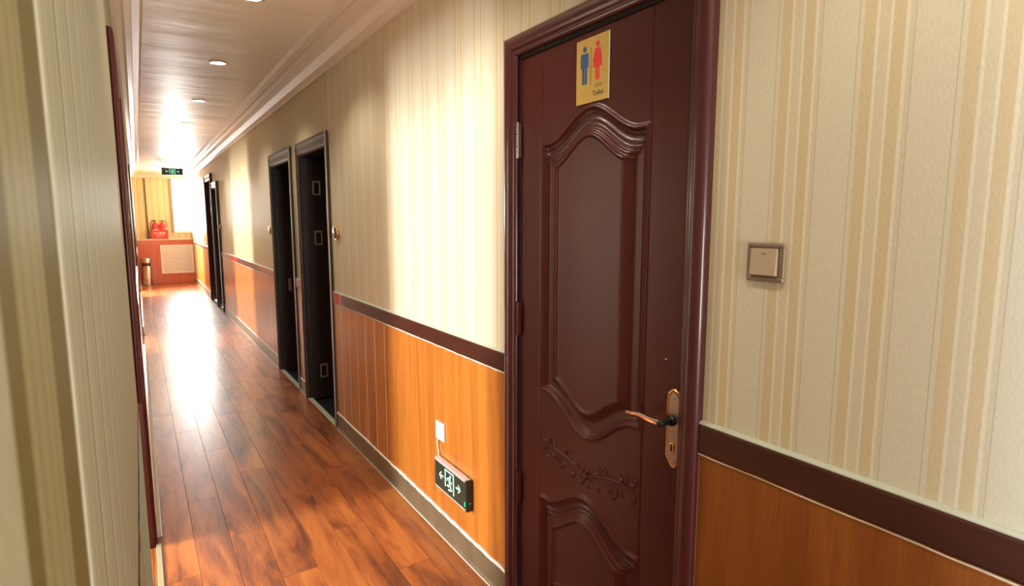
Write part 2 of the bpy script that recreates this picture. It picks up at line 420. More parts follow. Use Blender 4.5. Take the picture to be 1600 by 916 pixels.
# wainscot boards, rails, caps and caulk as pieces of the wall
segs = [(YB_, 0.880, 'near_right'), (1.752, 3.03, 'sheet'), (3.03, 4.01, 'boards'), (4.90, 5.12, 'far'), (6.02, 10.33, 'far'), (12.15, 16.0, 'far')]
proto_board = {}
for (a, b_, kd) in segs:
    if kd in ('near_right', 'sheet'):
        box('wainscot_panel', M['wains_dark'] if kd == 'near_right' else M['wains'], wall_right, W - 0.008, W, a + .002, b_ - .002, 0.112, 0.917, 0.002)
    else:
        n = max(1, round((b_ - a) / 0.165)); w = (b_ - a) / n
        for i in range(n):
            key = (round(w, 4), kd)
            if key not in proto_board:
                o = box('wainscot_board', M['wains'], wall_right, W - 0.008, W, a + .003, a + w - .003, 0.112, 0.917, 0.0025)
                proto_board[key] = (o, a)
            else:
                p, a0 = proto_board[key]; share(p, dy=a + i * w - a0)
    # recess strip behind the joints
    box('board_backing', M['caulk_tan'], wall_right, W - 0.0074, W, a, b_, 0.115, 0.915)


def ragged(name, mat, parent, x0, x1, ya, yb, z, h, step=0.05, amp=0.35):
    """a hand-run bead of filler: an uneven strip"""
    n = max(2, int((yb - ya) / step)); vs = []; fs = []
    for i in range(n + 1):
        y = ya + (yb - ya) * i / n; j = random.uniform(-amp, amp) * h; k = random.uniform(-amp, amp) * h
        vs += [(x1, y, z + j), (x0, y, z + j), (x0, y, z + h + k), (x1, y, z + h + k)]
    for i in range(n):
        o = i * 4
        fs += [(o, o + 1, o + 5, o + 4), (o + 1, o + 2, o + 6, o + 5), (o + 2, o + 3, o + 7, o + 6)]
    return MB().add(vs, fs, True).build(name, mat, parent)


rails = [(YB_, 0.880, 'rail'), (1.752, 3.80, 'rail'), (3.80, 3.86, 'rail_far'), (3.86, 3.985, 'rail_red'), (3.985, 4.01, 'rail'), (4.90, 5.12, 'rail_far'),
         (6.02, 6.9, 'rail_far'), (6.9, 7.6, 'rail'), (7.6, 8.6, 'rail'), (8.6, 9.3, 'rail_red'), (9.3, 10.33, 'rail_far'), (12.15, 15.98, 'rail_far')]
for (a, b_, mt) in rails:
    r = MB().prism([(W, .917), (W - .012, .919), (W - .014, .925), (W - .014, .985), (W - .011, .991), (W, .991)], 1, a + .0008, b_ - .0008).build('chair_rail', M[mt], wall_right)
    if mt != 'rail': r['label'] = 'reddish lacquered piece of chair rail'
for (a, b_) in [(YB_, .880), (1.752, 4.01), (4.9, 5.12), (6.02, 10.33), (12.15, 15.98)]:
    MB().prism([(W, .9905), (W - .0125, .9905), (W - .0125, .993), (W - .007, .9965), (W, .998)], 1, a, b_).build('rail_cap_strip', M['cap'], wall_right)
    near = a < 1
    ragged('caulk_line', M['caulk'] if not near else M['caulk_tan'], wall_right, W - .0105, W - .006, a, b_, .912, .0045 if not near else .003, .04)

# skirting
bs = empty('baseboard_right', (W, 4, 0), 'grey brown skirting board under the orange wood wainscot', 'skirting', kind='structure')
for (a, b_) in [(YB_, .880), (1.752, 4.01), (4.9, 5.12), (6.02, 10.33), (12.15, 16.0)]:
    MB().prism([(W, 0), (W - .018, 0), (W - .018, .012), (W - .013, .02), (W - .012, .108), (W - .006, .116), (W, .116)], 1, a, b_).build('skirting_board', M['base'], bs)
    ragged('caulk_bead', M['caulk'], bs, W - .0135, W, a, b_, .110, .011, .03, .28)
    ragged('floor_bead', M['cap'], bs, W - .0205, W - .016, a, b_, -.002, .006, .12, .2)

# ------------------------------------------------------------------ left wall
wl = MB()
wall_pieces(wl, XL - T, -0.057, YB_, 2.19, [LD0], 2.7)
wall_pieces(wl, XL - T, XL, 2.19 - .001, YE + .14, [(2.19, LD1[1], LD1[2]), LD2, LD3], 2.7)
wall_left = wl.build('wall_left', M['paper_left'])
tag(wall_left, 'grey green pinstriped wall seen edge-on beside the camera', 'wall', kind='structure')
box('wallpaper_board', M['paper_left'], wall_left, -0.057, XL, 0.400, 2.10, 0.905, 2.7)
box('wallpaper_board', M['paper_olive'], wall_left, -0.057, XL - .0008, 0.165, 0.400, 0.905, 2.7)['label'] = 'olive striped wallpaper strip'
ragged('torn_edge', M['gap'], wall_left, XL - .003, XL + .0012, .42, 2.10, .893, .012, .06, .8)
segL = [(2.96 + .075, LD2[0] - .08), (LD2[1] + .08, LD3[0] - .08), (LD3[1] + .08, 16.0)]
for (a, b_) in segL:
    n = round((b_ - a) / .165); w = (b_ - a) / n
    first = None
    for i in range(n):
        if first is None: first = box('wainscot_board', M['wains'], wall_left, XL, XL + .006, a + .001, a + w - .001, .115, .92, .002)
        else: share(first, dy=i * w)
    MB().prism([(XL, .918), (XL + .012, .92), (XL + .012, .985), (XL, .992)], 1, a, b_).build('chair_rail', M['rail'], wall_left)
bl = empty('baseboard_left', (XL, 6, 0), 'pale glossy skirting along the foot of the left wall', 'skirting', kind='structure')
for (a, b_) in segL:
    MB().prism([(XL, 0), (XL + .034, 0), (XL + .034, .01), (XL + .022, .02), (XL + .020, .105), (XL, .112)], 1, a, b_).build('skirting_board', M['base_left'], bl)
    ragged('caulk_bead', M['caulk'], bl, XL + .032, XL + .038, a, b_, .0, .010, .09, .3)
MB().box(XL + .010, XL + .032, LD1[0], LD1[1] + .005, 0.0, .007, .002).build('door_threshold', M['threshold'], bl)

# ------------------------------------------------------------------ ceiling, cornices, floor
ceil = MB().box(-3.3, W + 2.2, YB_ - .14, YE + .14, H_CEIL, H_CEIL + .12).build('ceiling', M['ceiling'])
tag(ceil, 'glossy tan painted corridor ceiling with small round downlights', 'ceiling', kind='structure')
pr = [(0, H_COR - .012), (-.012, H_COR - .012), (-.016, H_COR), (-.05, H_COR + .008), (-.085, H_COR + .04), (-.105, H_COR + .075), (-.14, H_COR + .083), (-.143, H_COR + .095), (-.185, H_COR + .1), (-.205, H_CEIL + .001), (0, H_CEIL + .001)]
t = MB().prism([(W + x, z) for x, z in pr], 1, YB_, YE).build('trim_1', M['cornice']); tag(t, 'stepped cornice above the cream wall with the doors', 'cornice', kind='structure')
pl_ = [(0, H_COR - .012), (.012, H_COR - .012), (.016, H_COR), (.04, H_COR + .02), (.055, H_COR + .07), (.085, H_COR + .083), (.088, H_COR + .095), (.125, H_COR + .1), (.14, H_CEIL + .001), (0, H_CEIL + .001)]
t = MB().prism([(XL + x, z) for x, z in pl_], 1, YB_, YE).build('trim_2', M['cornice']); tag(t, 'stepped cornice along the top of the grey green wall', 'cornice', kind='structure')
t = MB().prism([(YE - .0 - x, z) for x, z in [(0, H_COR), (.016, H_COR), (.04, H_COR + .02), (.055, H_COR + .07), (.085, H_COR + .083), (.125, H_COR + .1), (.14, H_CEIL + .001), (0, H_CEIL + .001)]], 0, XL, W).build('trim_3', M['cornice'])
tag(t, 'short cornice across the far end of the corridor', 'cornice', kind='structure')

fl = MB().box(-3.3, W + .001, YB_ - .14, YE + .3, -.13, -.006).build('floor', M['seam']); tag(fl, 'glossy red brown laminate floor of long boards running down the corridor', 'floor', kind='structure')
bw = 0.1428; x0 = W - 8 * bw - .0165 + .0165
bproto = None
for i in range(-1, 8):
    xa = W + .0 - (8 - i) * bw
    xa_ = max(xa, XL - .001)
    off = (i * 0.47) % 1.2
    y = -1.0 - off
    while y < 16.0:
        xb = xa + bw
        if i == -1:
            box('floorboard', M['floor'], fl, XL - .001, xb - .0006, y + .0006, min(y + 1.2, 16.1) - .0006, -.006, 0.0)
        elif bproto is None:
            bproto = MB().box(xa + .0006, xb - .0006, y + .0006, y + 1.2 - .0006, -.006, 0.0, .0007).build('floorboard', M['floor'], fl); bp0 = (xa, y)
        else: share(bproto, dx=xa - bp0[0], dy=y - bp0[1])
        y += 1.2
for i in range(10):
    box('floorboard', M['floor'], fl, -3.2, XL - .0025, 1.9 + i * .1428 + .0006, 1.9 + (i + 1) * .1428 - .0006, -.006, 0.0)
box('floorboard', M['floor'], fl, -3.2, XL - .0025, 7.2, 9.2, -.006, 0.0)
box('floorboard', M['floor'], fl, -3.2, XL - .0025, -1.4, 0.5, -.006, 0.0)
for (a, b_, n_) in [(3.9, 5.0, 'side room floor of dark tile behind the near pair door'), (5.05, 6.3, 'side room floor of dark tile behind the second pair door')]:
    f2 = MB().box(W + .003, W + 2.1, a, b_, -.1, -.012).build('floor', M['dark_tile']); tag(f2, n_, 'floor', kind='structure')

# ------------------------------------------------------------------ end wall and back wall
we = MB()
we.box(-.3, .76, YE, YE + .14, 0, 2.7); we.box(.76, W, YE, YE + .14, 0, 1.22); we.box(.76, W, YE, YE + .14, 2.5, 2.7)
wall_end = we.build('wall_end', M['paper_end']); tag(wall_end, 'yellow pinstriped end wall beside the bright window', 'wall', kind='structure')
wb = MB().box(-.3, W + .2, YB_ - .14, YB_, 0, 2.7).build('wall_back', M['paper']); tag(wb, 'striped wall closing the corridor behind the camera', 'wall', kind='structure')
win = empty('window_1', (.95, YE + .05, 1.22), 'overexposed bright window at the far end of the corridor', 'window', kind='structure')
fr = MB(); fr.box(.70, .765, YE - .03, YE + .08, 1.20, 2.5, .004); fr.build('window_jamb', M['curtain'], win)
fr = MB(); fr.box(.765, W - .002, YE + .03, YE + .08, 1.22, 1.26, .004); fr.build('bottom_rail', M['white_plastic'], win)
fr = MB(); fr.box(.765, W - .002, YE + .03, YE + .08, 2.45, 2.5, .004); fr.build('top_rail', M['white_plastic'], win)
box('pane', M['glass'], win, .77, W - .004, YE + .05, YE + .056, 1.26, 2.45)
box('window_sill', M['ledge'], win, .74, W - .001, YE - .06, YE + .03, 1.19, 1.22, .004)

# ------------------------------------------------------------------ rooms beyond the openings
def room(x0, x1, y0, y1, mat, names, z1=2.6, skip=None):
    """three closing walls of a side room"""
    s = 1 if x1 > x0 else -1
    for nm, a in (('wall_far', (x1, x1 + s * .1, y0 - .1, y1 + .1)), ('wall_north', (x0, x1, y1, y1 + .1)), ('wall_south', (x0, x1, y0 - .1, y0))):
        if skip and nm in skip: continue
        w_ = MB().box(*a, -.05, z1).build(nm, mat); tag(w_, names + {'wall_far': ', opposite its door', 'wall_north': ', deeper side', 'wall_south': ', nearer side'}[nm], 'wall', kind='structure')

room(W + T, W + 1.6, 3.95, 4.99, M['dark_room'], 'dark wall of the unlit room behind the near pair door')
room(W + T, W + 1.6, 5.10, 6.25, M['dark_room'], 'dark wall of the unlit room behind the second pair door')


def left_room(y0, y1, wy0, wy1, wz0, wz1, names, mat):
    xo = -2.6
    m = MB(); m.box(xo - .1, xo, y0, wy0, -.05, 2.6); m.box(xo - .1, xo, wy1, y1, -.05, 2.6); m.box(xo - .1, xo, wy0, wy1, -.05, wz0); m.box(xo - .1, xo, wy0, wy1, wz1, 2.6)
    tag(m.build('wall_far', mat), names + ', with a window', 'wall', kind='structure')
    tag(MB().box(xo, XL - T, y1, y1 + .1, -.05, 2.6).build('wall_north', mat), names + ', deeper side', 'wall', kind='structure')
    tag(MB().box(xo, XL - T, y0 - .1, y0, -.05, 2.6).build('wall_south', mat), names + ', nearer side', 'wall', kind='structure')


left_room(1.3, 3.9, 2.55, 3.62, .5, 2.2, 'pale wall of the daylit side room by the camera', M['red_wood_panel'])
left_room(7.0, 9.6, 7.75, 8.75, .5, 2.2, 'pale wall of the second daylit side room', M['red_wood_panel'])
left_room(-1.9, .5, -1.0, .0, .8, 2.4, 'pale wall of the side room behind the camera', M['red_wood_panel'])


# ------------------------------------------------------------------ door frames
def casing_parts(parent, x_face, sgn, y0, y1, ztop, w, prot, mat, wt=None, names=('jamb_casing', 'jamb_casing', 'head_casing'), z0=(0, 0), prof=None):
    """mitred architrave round an opening; x_face = wall plane, sgn = direction of the room"""
    prof = prof or [(0, 0), (0, .55), (.06, .78), (.2, .95), (.38, 1.0), (.6, .92), (.72, .74), (.76, .60), (.80, .62), (.95, .5), (1.0, .3), (1.0, 0)]
    P = [(a * w, p * prot) for a, p in prof]; n = len(P); q = (wt or w) / w
    def strip(fa, fb, nm):
        vs = [(x_face + sgn * p, *fa(a)) for a, p in P] + [(x_face + sgn * p, *fb(a)) for a, p in P]
        fs = [(i, (i + 1) % n, n + (i + 1) % n, n + i) for i in range(n)]
        mb = MB().add(vs, fs, True); mb.add(vs[:n], [tuple(range(n))]); mb.add(vs[n:], [tuple(range(n))])
        o = mb.build(nm, mat, parent)
        return o
    strip(lambda a: (y0 + a, z0[0]), lambda a: (y0 + a, ztop - a * q), names[0])
    strip(lambda a: (y1 - a, z0[1]), lambda a: (y1 - a, ztop - a * q), names[1])
    strip(lambda a: (y0 + a, ztop - a * q), lambda a: (y1 - a, ztop - a * q), names[2])


# --- door 1: the maroon toilet door -------------------------------
d1 = empty('door_1', (W, 1.33, 0), 'glossy maroon moulded door under the gold toilet sign', 'door', kind='structure')
casing_parts(d1, W, -1, .878, 1.752, 2.100, .065, .030, M['door_casing'])
# lining inside the opening
for nm, (a, b_, c, d) in (('door_lining', (.944, .951, 0, 2.03)), ('door_lining', (1.684, 1.690, 0, 2.03)), ('door_lining', (.944, 1.69, 2.024, 2.036))):
    box(nm, M['gap'], d1, W + .001, W + .12, a, b_, c, d)
YC = 1.318


def bell(d, w): return 0.5 + 0.5 * cos(pi * min(1.0, abs(d) / w))


def sst(x):
    x = min(1, max(0, x)); return x * x * (3 - 2 * x)


def leaf_h(y, z):
    d = y - YC; h = 0.0
    for gy in (1.562, 1.079):
        h -= .0035 * max(0, 1 - abs(y - gy) / .0035)
    def panel(T_, B_, Ti, Bi, side_o, side_i, rib):
        ad = abs(d)
        ts = (side_o - ad) / (side_o - side_i)
        tt = (T_ - z) / max(.01, T_ - Ti); tb = (z - B_) / max(.01, Bi - B_)
        if ts < -.05 or tt < -.15 or tb < -.15: return 0.0
        k = min(ts, tt, tb)
        v = 0.0
        v += .0085 * math.exp(-((k - .10) / .075) ** 2)              # outer bead
        v += .0035 * math.exp(-((k - .28) / .05) ** 2)
        v -= .009 * sst((k - .10) / .25) * (1 - sst((k - .62) / .38))  # cove
        v += .006 * sst((k - .66) / .34)                              # raised field
        v += .0045 * math.exp(-((k - 1.0) / .06) ** 2)
        if tt <= ts + .35 and tt <= tb and rib and .42 < tt < 1.06:
            v += .0048 * abs(sin((tt - .42) / .64 * 4 * pi)) * sst((ts - tt + .35) / .2)
        return v if k > -.2 else 0.0
    up = panel(1.735 + .085 * bell(d, .205), .905 - .105 * bell(d, .215), 1.648 + .082 * bell(d, .17), .966 - .078 * bell(d, .165), .240, .150, True)
    lo = panel(.528 + .085 * bell(d, .205), .14, .440 + .085 * bell(d, .17), .235 + .05 * bell(d, .16), .240, .150, True)
    return h + up + lo


ny, nz_ = 210, 560
ya, yb = .9525, 1.683; za, zb = .012, 2.022; XF = W + .006
vs = []; fs = []
for j in range(nz_ + 1):
    z = za + (zb - za) * j / nz_
    for i in range(ny + 1):
        y = ya + (yb - ya) * i / ny
        vs.append((XF - leaf_h(y, z), y, z))
for j in range(nz_):
    for i in range(ny):
        a = j * (ny + 1) + i; fs.append((a, a + 1, a + ny + 2, a + ny + 1))
mb = MB().add(vs, fs, True)
mb.box(XF + .012, XF + .04, ya, yb, za, zb)
for (p, q, r_, s_) in ((ya, ya + .0005, za, zb), (yb - .0005, yb, za, zb), (ya, yb, zb - .0005, zb)):
    mb.box(XF + .0005, XF + .02, p, q, r_, s_)
leaf = mb.build('door_leaf', M['door'], d1)

# carved vine spray between the two mouldings
vine = MB()
def flat(pts, r):
    n = len(pts)
    vine.tube([(XF - .001, y, z) for y, z in pts], [(max(.0012, r * sin(pi * (.12 + .76 * i / (n - 1)))) * 1.0, max(.001, r * sin(pi * (.12 + .76 * i / (n - 1))))) for i in range(n)], 6)
def arc(cy, cz, r0, r1, a0, a1, n=12, th=.0045):
    pts = []
    for i in range(n):
        k = i / (n - 1); a = radians(a0 + (a1 - a0) * k); r = r0 + (r1 - r0) * k
        pts.append((cy + r * cos(a), cz + r * sin(a)))
    flat(pts, th)
def leafb(y, z, a, l, w):
    a = radians(a); ca, sa = cos(a), sin(a); vs = []
    out = [(0, 0), (.25, .8), (.5, 1), (.75, .6), (1, 0), (.75, -.6), (.5, -1), (.25, -.8)]
    for u, v in out: vs.append((XF - .0005, y + ca * u * l - sa * v * w, z + sa * u * l + ca * v * w))
    vs.append((XF - .006, y + ca * l * .5, z + sa * l * .5))
    vine.add(vs, [(i, (i + 1) % 8, 8) for i in range(8)], True)
for sg in (1, -1):
    def Y(u): return YC + sg * u
    main = [(Y(.0 + .21 * k / 13), .690 + .045 * sin(k / 13 * pi * .9) * .6 + .03 * (k / 13) ** 2) for k in range(14)]
    flat(main, .0055)
    a0 = 0 if sg > 0 else 180
    for (u, z, r, s0, s1) in ((.075, .737, .026, -90, 170), (.125, .685, .024, 100, -150), (.165, .752, .022, -90, 160), (.20, .70, .020, 90, -140)):
        arc(Y(u), z, r, .007, (s0 if sg > 0 else 180 - s0), (s1 if sg > 0 else 180 - s1))
    for (u, z, a, l, w) in ((.03, .70, 35, .04, .010), (.045, .682, -30, .038, .010), (.085, .712, 60, .035, .009), (.10, .70, -55, .034, .009), (.145, .725, 40, .036, .009),
                            (.15, .708, -40, .032, .008), (.19, .733, 20, .035, .009), (.215, .742, 70, .03, .007), (.18, .69, -10, .028, .008)):
        leafb(Y(u), z, a if sg > 0 else 180 - a, l, w)
for k in range(6):
    leafb(YC + .012 * cos(k * pi / 3), .690 + .012 * sin(k * pi / 3), k * 60, .026, .011)
vine.lathe((XF - .002, YC, .690), (-1, 0, 0), [(.012, 0), (.012, .003), (.007, .006), (0.0001, .007)], 12)
vine.v = [(x, y, z - .010) for x, y, z in vine.v]
vn = vine.build('carved_vine', M['door'], leaf); vn.matrix_parent_inverse = Matrix.Identity(4)

# hinges in the gap beside the leaf
for zc in (1.755, 1.135, .50):
    h_ = MB()
    for k, (a, b_) in enumerate(((-.06, -.022), (-.019, .019), (.022, .06))):
        h_.tube([(W - .011, 1.6795, zc + a), (W - .011, 1.6795, zc + b_)], .0058, 10)
    h_.box(W - .010, W + .002, 1.6755, 1.6835, zc - .055, zc + .055)
    h_.build('hinge', M['steel'] if zc > 1.2 else M['door'], d1)

# lock plate, lever
PX = XF - .0035
def plate_outline(s_):
    zc = .945; hw = .026 * s_; o = []
    half = [(1, -.075), (1, .072), (.92, .079), (.98, .086), (.80, .094), (.62, .098), (.5, .104), (.25, .109), (0, .111)]
    low = [(.0, -.103), (.3, -.100), (.55, -.091), (.8, -.082), (1, -.075)]
    pts = [(hw * u, v) for u, v in low] + [(hw * u, v) for u, v in half[1:]]
    pts += [(-u, v) for u, v in reversed(pts[1:-1])]
    return [(.964 + y, zc + z * (s_ ** .35)) for y, z in pts]
hp = empty('lock_pack', (PX, .966, .955), 'x', 'x'); bpy.data.objects.remove(hp)
lp = MB().prism(plate_outline(1.0), 0, PX - .004, PX).build('lock_plate', M['copper'], d1); lp['label'] = 'ornate copper rimmed lock plate'
ip = MB().prism([(y * 1 + (0.966 - y) * .0, z) for y, z in plate_outline(.70)], 0, PX - .0055, PX - .003).build('plate_face', M['lock_face'], lp); ip.matrix_parent_inverse = Matrix.Identity(4)
rim = MB(); o_ = plate_outline(.88); rim.tube([(PX - .0045, y, z) for y, z in o_ + o_[:1]], .0016, 6, False)
r2 = rim.build('plate_rim', M['brass'], lp)
cr_ = MB()
for k in range(7): cr_.lathe((PX - .004, .966 - .018 + .006 * k * .98, 1.039 + .010 * sin(pi * k / 6)), (-1, 0, 0), [(.004, 0), (.003, .003), (.0003, .004)], 8)
cr_.build('shell_ornament', M['brass'], lp)
kc = MB().lathe((PX - .005, .966, .904), (-1, 0, 0), [(.0075, 0), (.0075, .004), (.0066, .005), (0.0001, .005)], 16); kc.box(PX - .0095, PX - .005, .961, .971, .884, .902, .002)
kc.build('keyhole_cylinder', M['brass'], lp)
MB().box(PX - .0112, PX - .0088, .9648, .9672, .889, .909).build('keyway', M['gap'], lp)
ks = MB()
for zz in (1.031, .860): ks.lathe((PX - .0055, .966, zz), (-1, 0, 0), [(.0045, 0), (.004, .0015), (0.0001, .002)], 12)
ks.build('plate_screw', M['steel'], lp)
lv = MB().lathe((PX - .005, .972, .969), (-1, 0, 0), [(.015, 0), (.0155, .004), (.012, .007), (.0095, .012), (.009, .034), (.0105, .041), (.009, .047), (.0001, .048)], 18)
lvo = lv.build('lever_spindle', M['black_metal'], d1)
lev = MB()
pts = []; rr = []
for i in range(16):
    k = i / 15; y = .970 + .126 * k
    z = .969 + .004 * sin(k * pi) - .005 * sin(k * pi * 1.9) + .007 * max(0, k - .86) / .14 - .014 * k
    x = PX - .044 + .004 * sin(k * pi)
    pts.append((x, y, z)); rr.append((.0075 * (1 - .62 * k) + .0005, .0085 * (1 - .45 * k)))
lev.tube(pts, rr, 10)
lev.build('door_lever', M['copper'], d1)['label'] = 'wavy copper door lever'
lr = MB(); lr.tube([(x, y, z + r[0] * .95) for (x, y, z), r in zip(pts, rr)], .0016, 6); lr.build('lever_edge', M['steel'], d1)
MB().lathe((XF, 1.005, 1.123), (-1, 0, 0), [(.0022, 0), (.0018, .001), (.0001, .0015)], 8).build('paint_chip', M['label_white'], d1)

# --- dark doors on the right -------------------------------
def greek(parent, y, xc, zc, w=.062, h=.115):
    """square key-pattern ornament fixed on the leaf, facing the camera side"""
    m = MB(); t_ = .010
    for (a, b_, c, d) in ((-w / 2, w / 2, h / 2 - t_, h / 2), (-w / 2, w / 2, -h / 2, -h / 2 + t_), (-w / 2, -w / 2 + t_, -h / 2, h / 2), (w / 2 - t_, w / 2, -h / 2, h / 2),
                          (-w / 2 + t_, w / 2 - t_, h / 2 - t_ - .006, h / 2 - t_ - .003),):
        m.box(xc + a, xc + b_, y - .004, y, zc + c, zc + d, .001)
    return m.build('key_ornament', M['ornament'], parent)


def far_door(nm, D, label, out, ztop, leaf_open=True, prot=.022, far=False):
    a, b_, t_ = D
    d = empty(nm, (W, (a + b_) / 2, 0), label, 'door', kind='structure')
    y0, y1 = out
    casing_parts(d, W, -1, y0, y1, ztop, (y1 - y0 - (b_ - a)) / 2 + .005, prot, M['door'] if far else M['casing_far'], wt=ztop - t_ + .005, prof=[(0, 0), (0, 1.0), (.12, 1.05), (.25, .95), (.3, .8), (.55, .78), (.6, .9), (.85, .88), (1, .7), (1, 0)])
    # shiny outer edge strips
    for yy in (y0, y1):
        box('edge_trim', M['steel'], d, W - prot - .004, W - prot + .004, yy - .003, yy + .003, .0, ztop, .001)
    for (p, q, r_, s_) in ((a, a + .012, 0, t_), (b_ - .012, b_, 0, t_), (a, b_, t_ - .012, t_)):
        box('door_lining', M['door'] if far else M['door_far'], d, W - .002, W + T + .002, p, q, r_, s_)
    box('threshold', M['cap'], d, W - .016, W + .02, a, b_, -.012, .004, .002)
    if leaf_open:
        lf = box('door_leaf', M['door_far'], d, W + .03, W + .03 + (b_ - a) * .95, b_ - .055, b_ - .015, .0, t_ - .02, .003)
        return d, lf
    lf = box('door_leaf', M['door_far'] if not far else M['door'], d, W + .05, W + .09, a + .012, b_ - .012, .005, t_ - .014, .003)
    return d, lf


d2, l2 = far_door('door_2', D2, 'open dark brown door with square key ornaments, nearer of the middle pair', (4.02, 4.89), 2.09)
for zc in (1.745, 1.345, .235): greek(l2, D2[1] - .055, 1.238, zc).matrix_parent_inverse = Matrix.Identity(4)
d3, l3 = far_door('door_3', D3, 'open dark brown door, farther of the middle pair', (5.13, 6.00), 2.10)
box('reflection_band', M['reflect_grey'], l3, 1.262, 1.325, D3[1] - .0565, D3[1] - .054, .72, 1.9).matrix_parent_inverse = Matrix.Identity(4)  # grey band added on the leaf in place of a reflection
box('latch_plate', M['ornament'], l3, 1.215, 1.24, D3[1] - .058, D3[1] - .055, .80, .92).matrix_parent_inverse = Matrix.Identity(4)
d4, l4 = far_door('door_4', D4, 'dark narrow door past the middle pair, nearer of the far pair', (10.34, 11.07), 2.12, False, .035)
d5, l5 = far_door('door_5', D5, 'maroon door nearest the end window, tallest on the wall', (11.16, 12.14), 2.30, False, .035, True)
box('leaf_backing', M['gap'], d4, W + .092, W + .13, D4[0], D4[1], 0, D4[2])
box('leaf_backing', M['gap'], d5, W + .092, W + .13, D5[0], D5[1], 0, D5[2])

# --- left doorways -------------------------------
def left_door(nm, D, label, prot, ztop, z0=(0, 0), leafm=False):
    a, b_, t_ = D
    d = empty(nm, (XL, (a + b_) / 2, 0), label, 'door', kind='structure')
    casing_parts(d, XL, 1, a - .072, b_ + .072, ztop, .078, prot, M['door'], z0=z0)
    for (p, q, r_, s_) in ((a, a + .014, z0[0], t_), (b_ - .014, b_, 0, t_), (a, b_, t_ - .014, t_)):
        box('door_lining', M['door'], d, XL - T - .002, XL + .003, p, q, r_, s_)
    if leafm: box('door_leaf', M['door'], d, XL - .09, XL - .05, a + .014, b_ - .014, .005, t_ - .014, .003)
    return d


ld = left_door('door_6', LD1, 'open doorway with glossy dark casing close by the camera', .018, 2.047, (.905, 0))
left_door('door_7', LD2, 'open doorway farther down the grey green wall', .014, 2.09)
left_door('door_8', LD3, 'added open doorway letting fill light in near the litter bin', .014, 2.11)  # opening added so the fill lamp reaches the corridor end
left_room(12.4, 15.8, 12.4, 13.6, .6, 2.3, 'pale wall of the added side room holding the fill lamp', M['red_wood_panel'])  # unseen room added around the end fill lamp
box('floorboard', M['floor'], fl, -3.2, XL - .0025, 12.4, 15.8, -.006, 0.0)

# ------------------------------------------------------------------ toilet sign
RX = Matrix(((0, 0, -1), (-1, 0, 0), (0, 1, 0)))     # local x -> -y, local y -> z, local z -> -x : faces the corridor from the right wall
sg = empty('toilet_sign', (XF, 1.32, 1.9), 'gold toilet sign with blue man and red woman on the maroon door', 'sign')
sx = XF - .001; sy0, sy1, sz0, sz1 = 1.243, 1.382, 1.822, 2.004
box('sign_plate', M['sign_gold'], sg, sx - .004, sx, sy0, sy1, sz0, sz1, .0006)
box('plate_edge', M['sign_edge'], sg, sx - .0036, sx - .0003, sy0 - .0018, sy0, sz0, sz1)
fx = sx - .0042
def disc(mb, y, z, r, x=fx, n=20, t_=.0006):
    mb.prism([(y + r * cos(2 * pi * k / n), z + r * sin(2 * pi * k / n)) for k in range(n)], 0, x - t_, x)
def poly(mb, pts, x=fx, t_=.0006): mb.prism(pts, 0, x - t_, x)
man = MB(); my = 1.344; zt = 1.975
disc(man, my, zt, .0078)
poly(man, [(my - .014, zt - .012), (my + .014, zt - .012), (my + .017, zt - .016), (my + .017, zt - .052), (my + .0125, zt - .052), (my + .0125, zt - .022), (my + .0105, zt - .022), (my + .0105, zt - .098), (my + .0015, zt - .098), (my + .0015, zt - .054),
           (my - .0015, zt - .054), (my - .0015, zt - .098), (my - .0105, zt - .098), (my - .0105, zt - .022), (my - .0125, zt - .022), (my - .0125, zt - .052), (my - .017, zt - .052), (my - .017, zt - .016)])
man.build('man_pictogram', M['blue'], sg)
wo = MB(); wy = 1.288; disc(wo, wy, zt + .004, .0078)
z_ = zt + .004
poly(wo, [(wy - .011, z_ - .012), (wy + .011, z_ - .012), (wy + .020, z_ - .048), (wy + .016, z_ - .050), (wy + .0095, z_ - .026), (wy + .019, z_ - .062), (wy + .008, z_ - .062), (wy + .008, z_ - .098), (wy + .0015, z_ - .098), (wy + .0015, z_ - .062),
          (wy - .0015, z_ - .062), (wy - .0015, z_ - .098), (wy - .008, z_ - .098), (wy - .008, z_ - .062), (wy - .019, z_ - .062), (wy - .0095, z_ - .026), (wy - .016, z_ - .050), (wy - .020, z_ - .048)])
wo.build('woman_pictogram', M['red'], sg)
box('divider_line', M['ink'], sg, fx - .0005, fx, 1.3155, 1.3170, 1.872, 1.975)
text('sign_lettering', 'Toilet', .020, M['ink'], sg, Vector((fx - .0003, 1.284, 1.8385)), RX)
text('worn_lettering', '卫生间', .0115, M['ink_worn'], sg, Vector((fx - .0001, 1.284, 1.862)), RX)
disc(mbd := MB(), 1.350, 1.846, .0014); mbd.build('corner_speck', M['red'], sg)

# ------------------------------------------------------------------ light switch
sw = empty('light_switch', (W, .73, 1.39), 'square bronze framed rocker switch on the striped wallpaper right of the door', 'switch')
a, b_, c, d_ = .686, .774, 1.3505, 1.434
m = MB()
m.box(W - .009, W - .0005, a, b_, c, c + .012, .003); m.box(W - .009, W - .0005, a, b_, d_ - .010, d_, .003)
m.box(W - .008, W - .0005, a, a + .013, c + .01, d_ - .009, .002); m.box(W - .008, W - .0005, b_ - .009, b_, c + .01, d_ - .009, .002)
m.box(W - .004, W - .0005, a + .004, b_ - .004, c + .004, d_ - .004)
m.build('switch_frame', M['switch_frame'], sw)
kv = [(W - .004, a + .015, c + .014), (W - .004, b_ - .010, c + .014), (W - .004, b_ - .010, d_ - .011), (W - .004, a + .015, d_ - .011),
      (W - .0155, a + .016, c + .015), (W - .0125, b_ - .011, c + .015), (W - .0095, b_ - .011, d_ - .012), (W - .0115, a + .016, d_ - .012)]
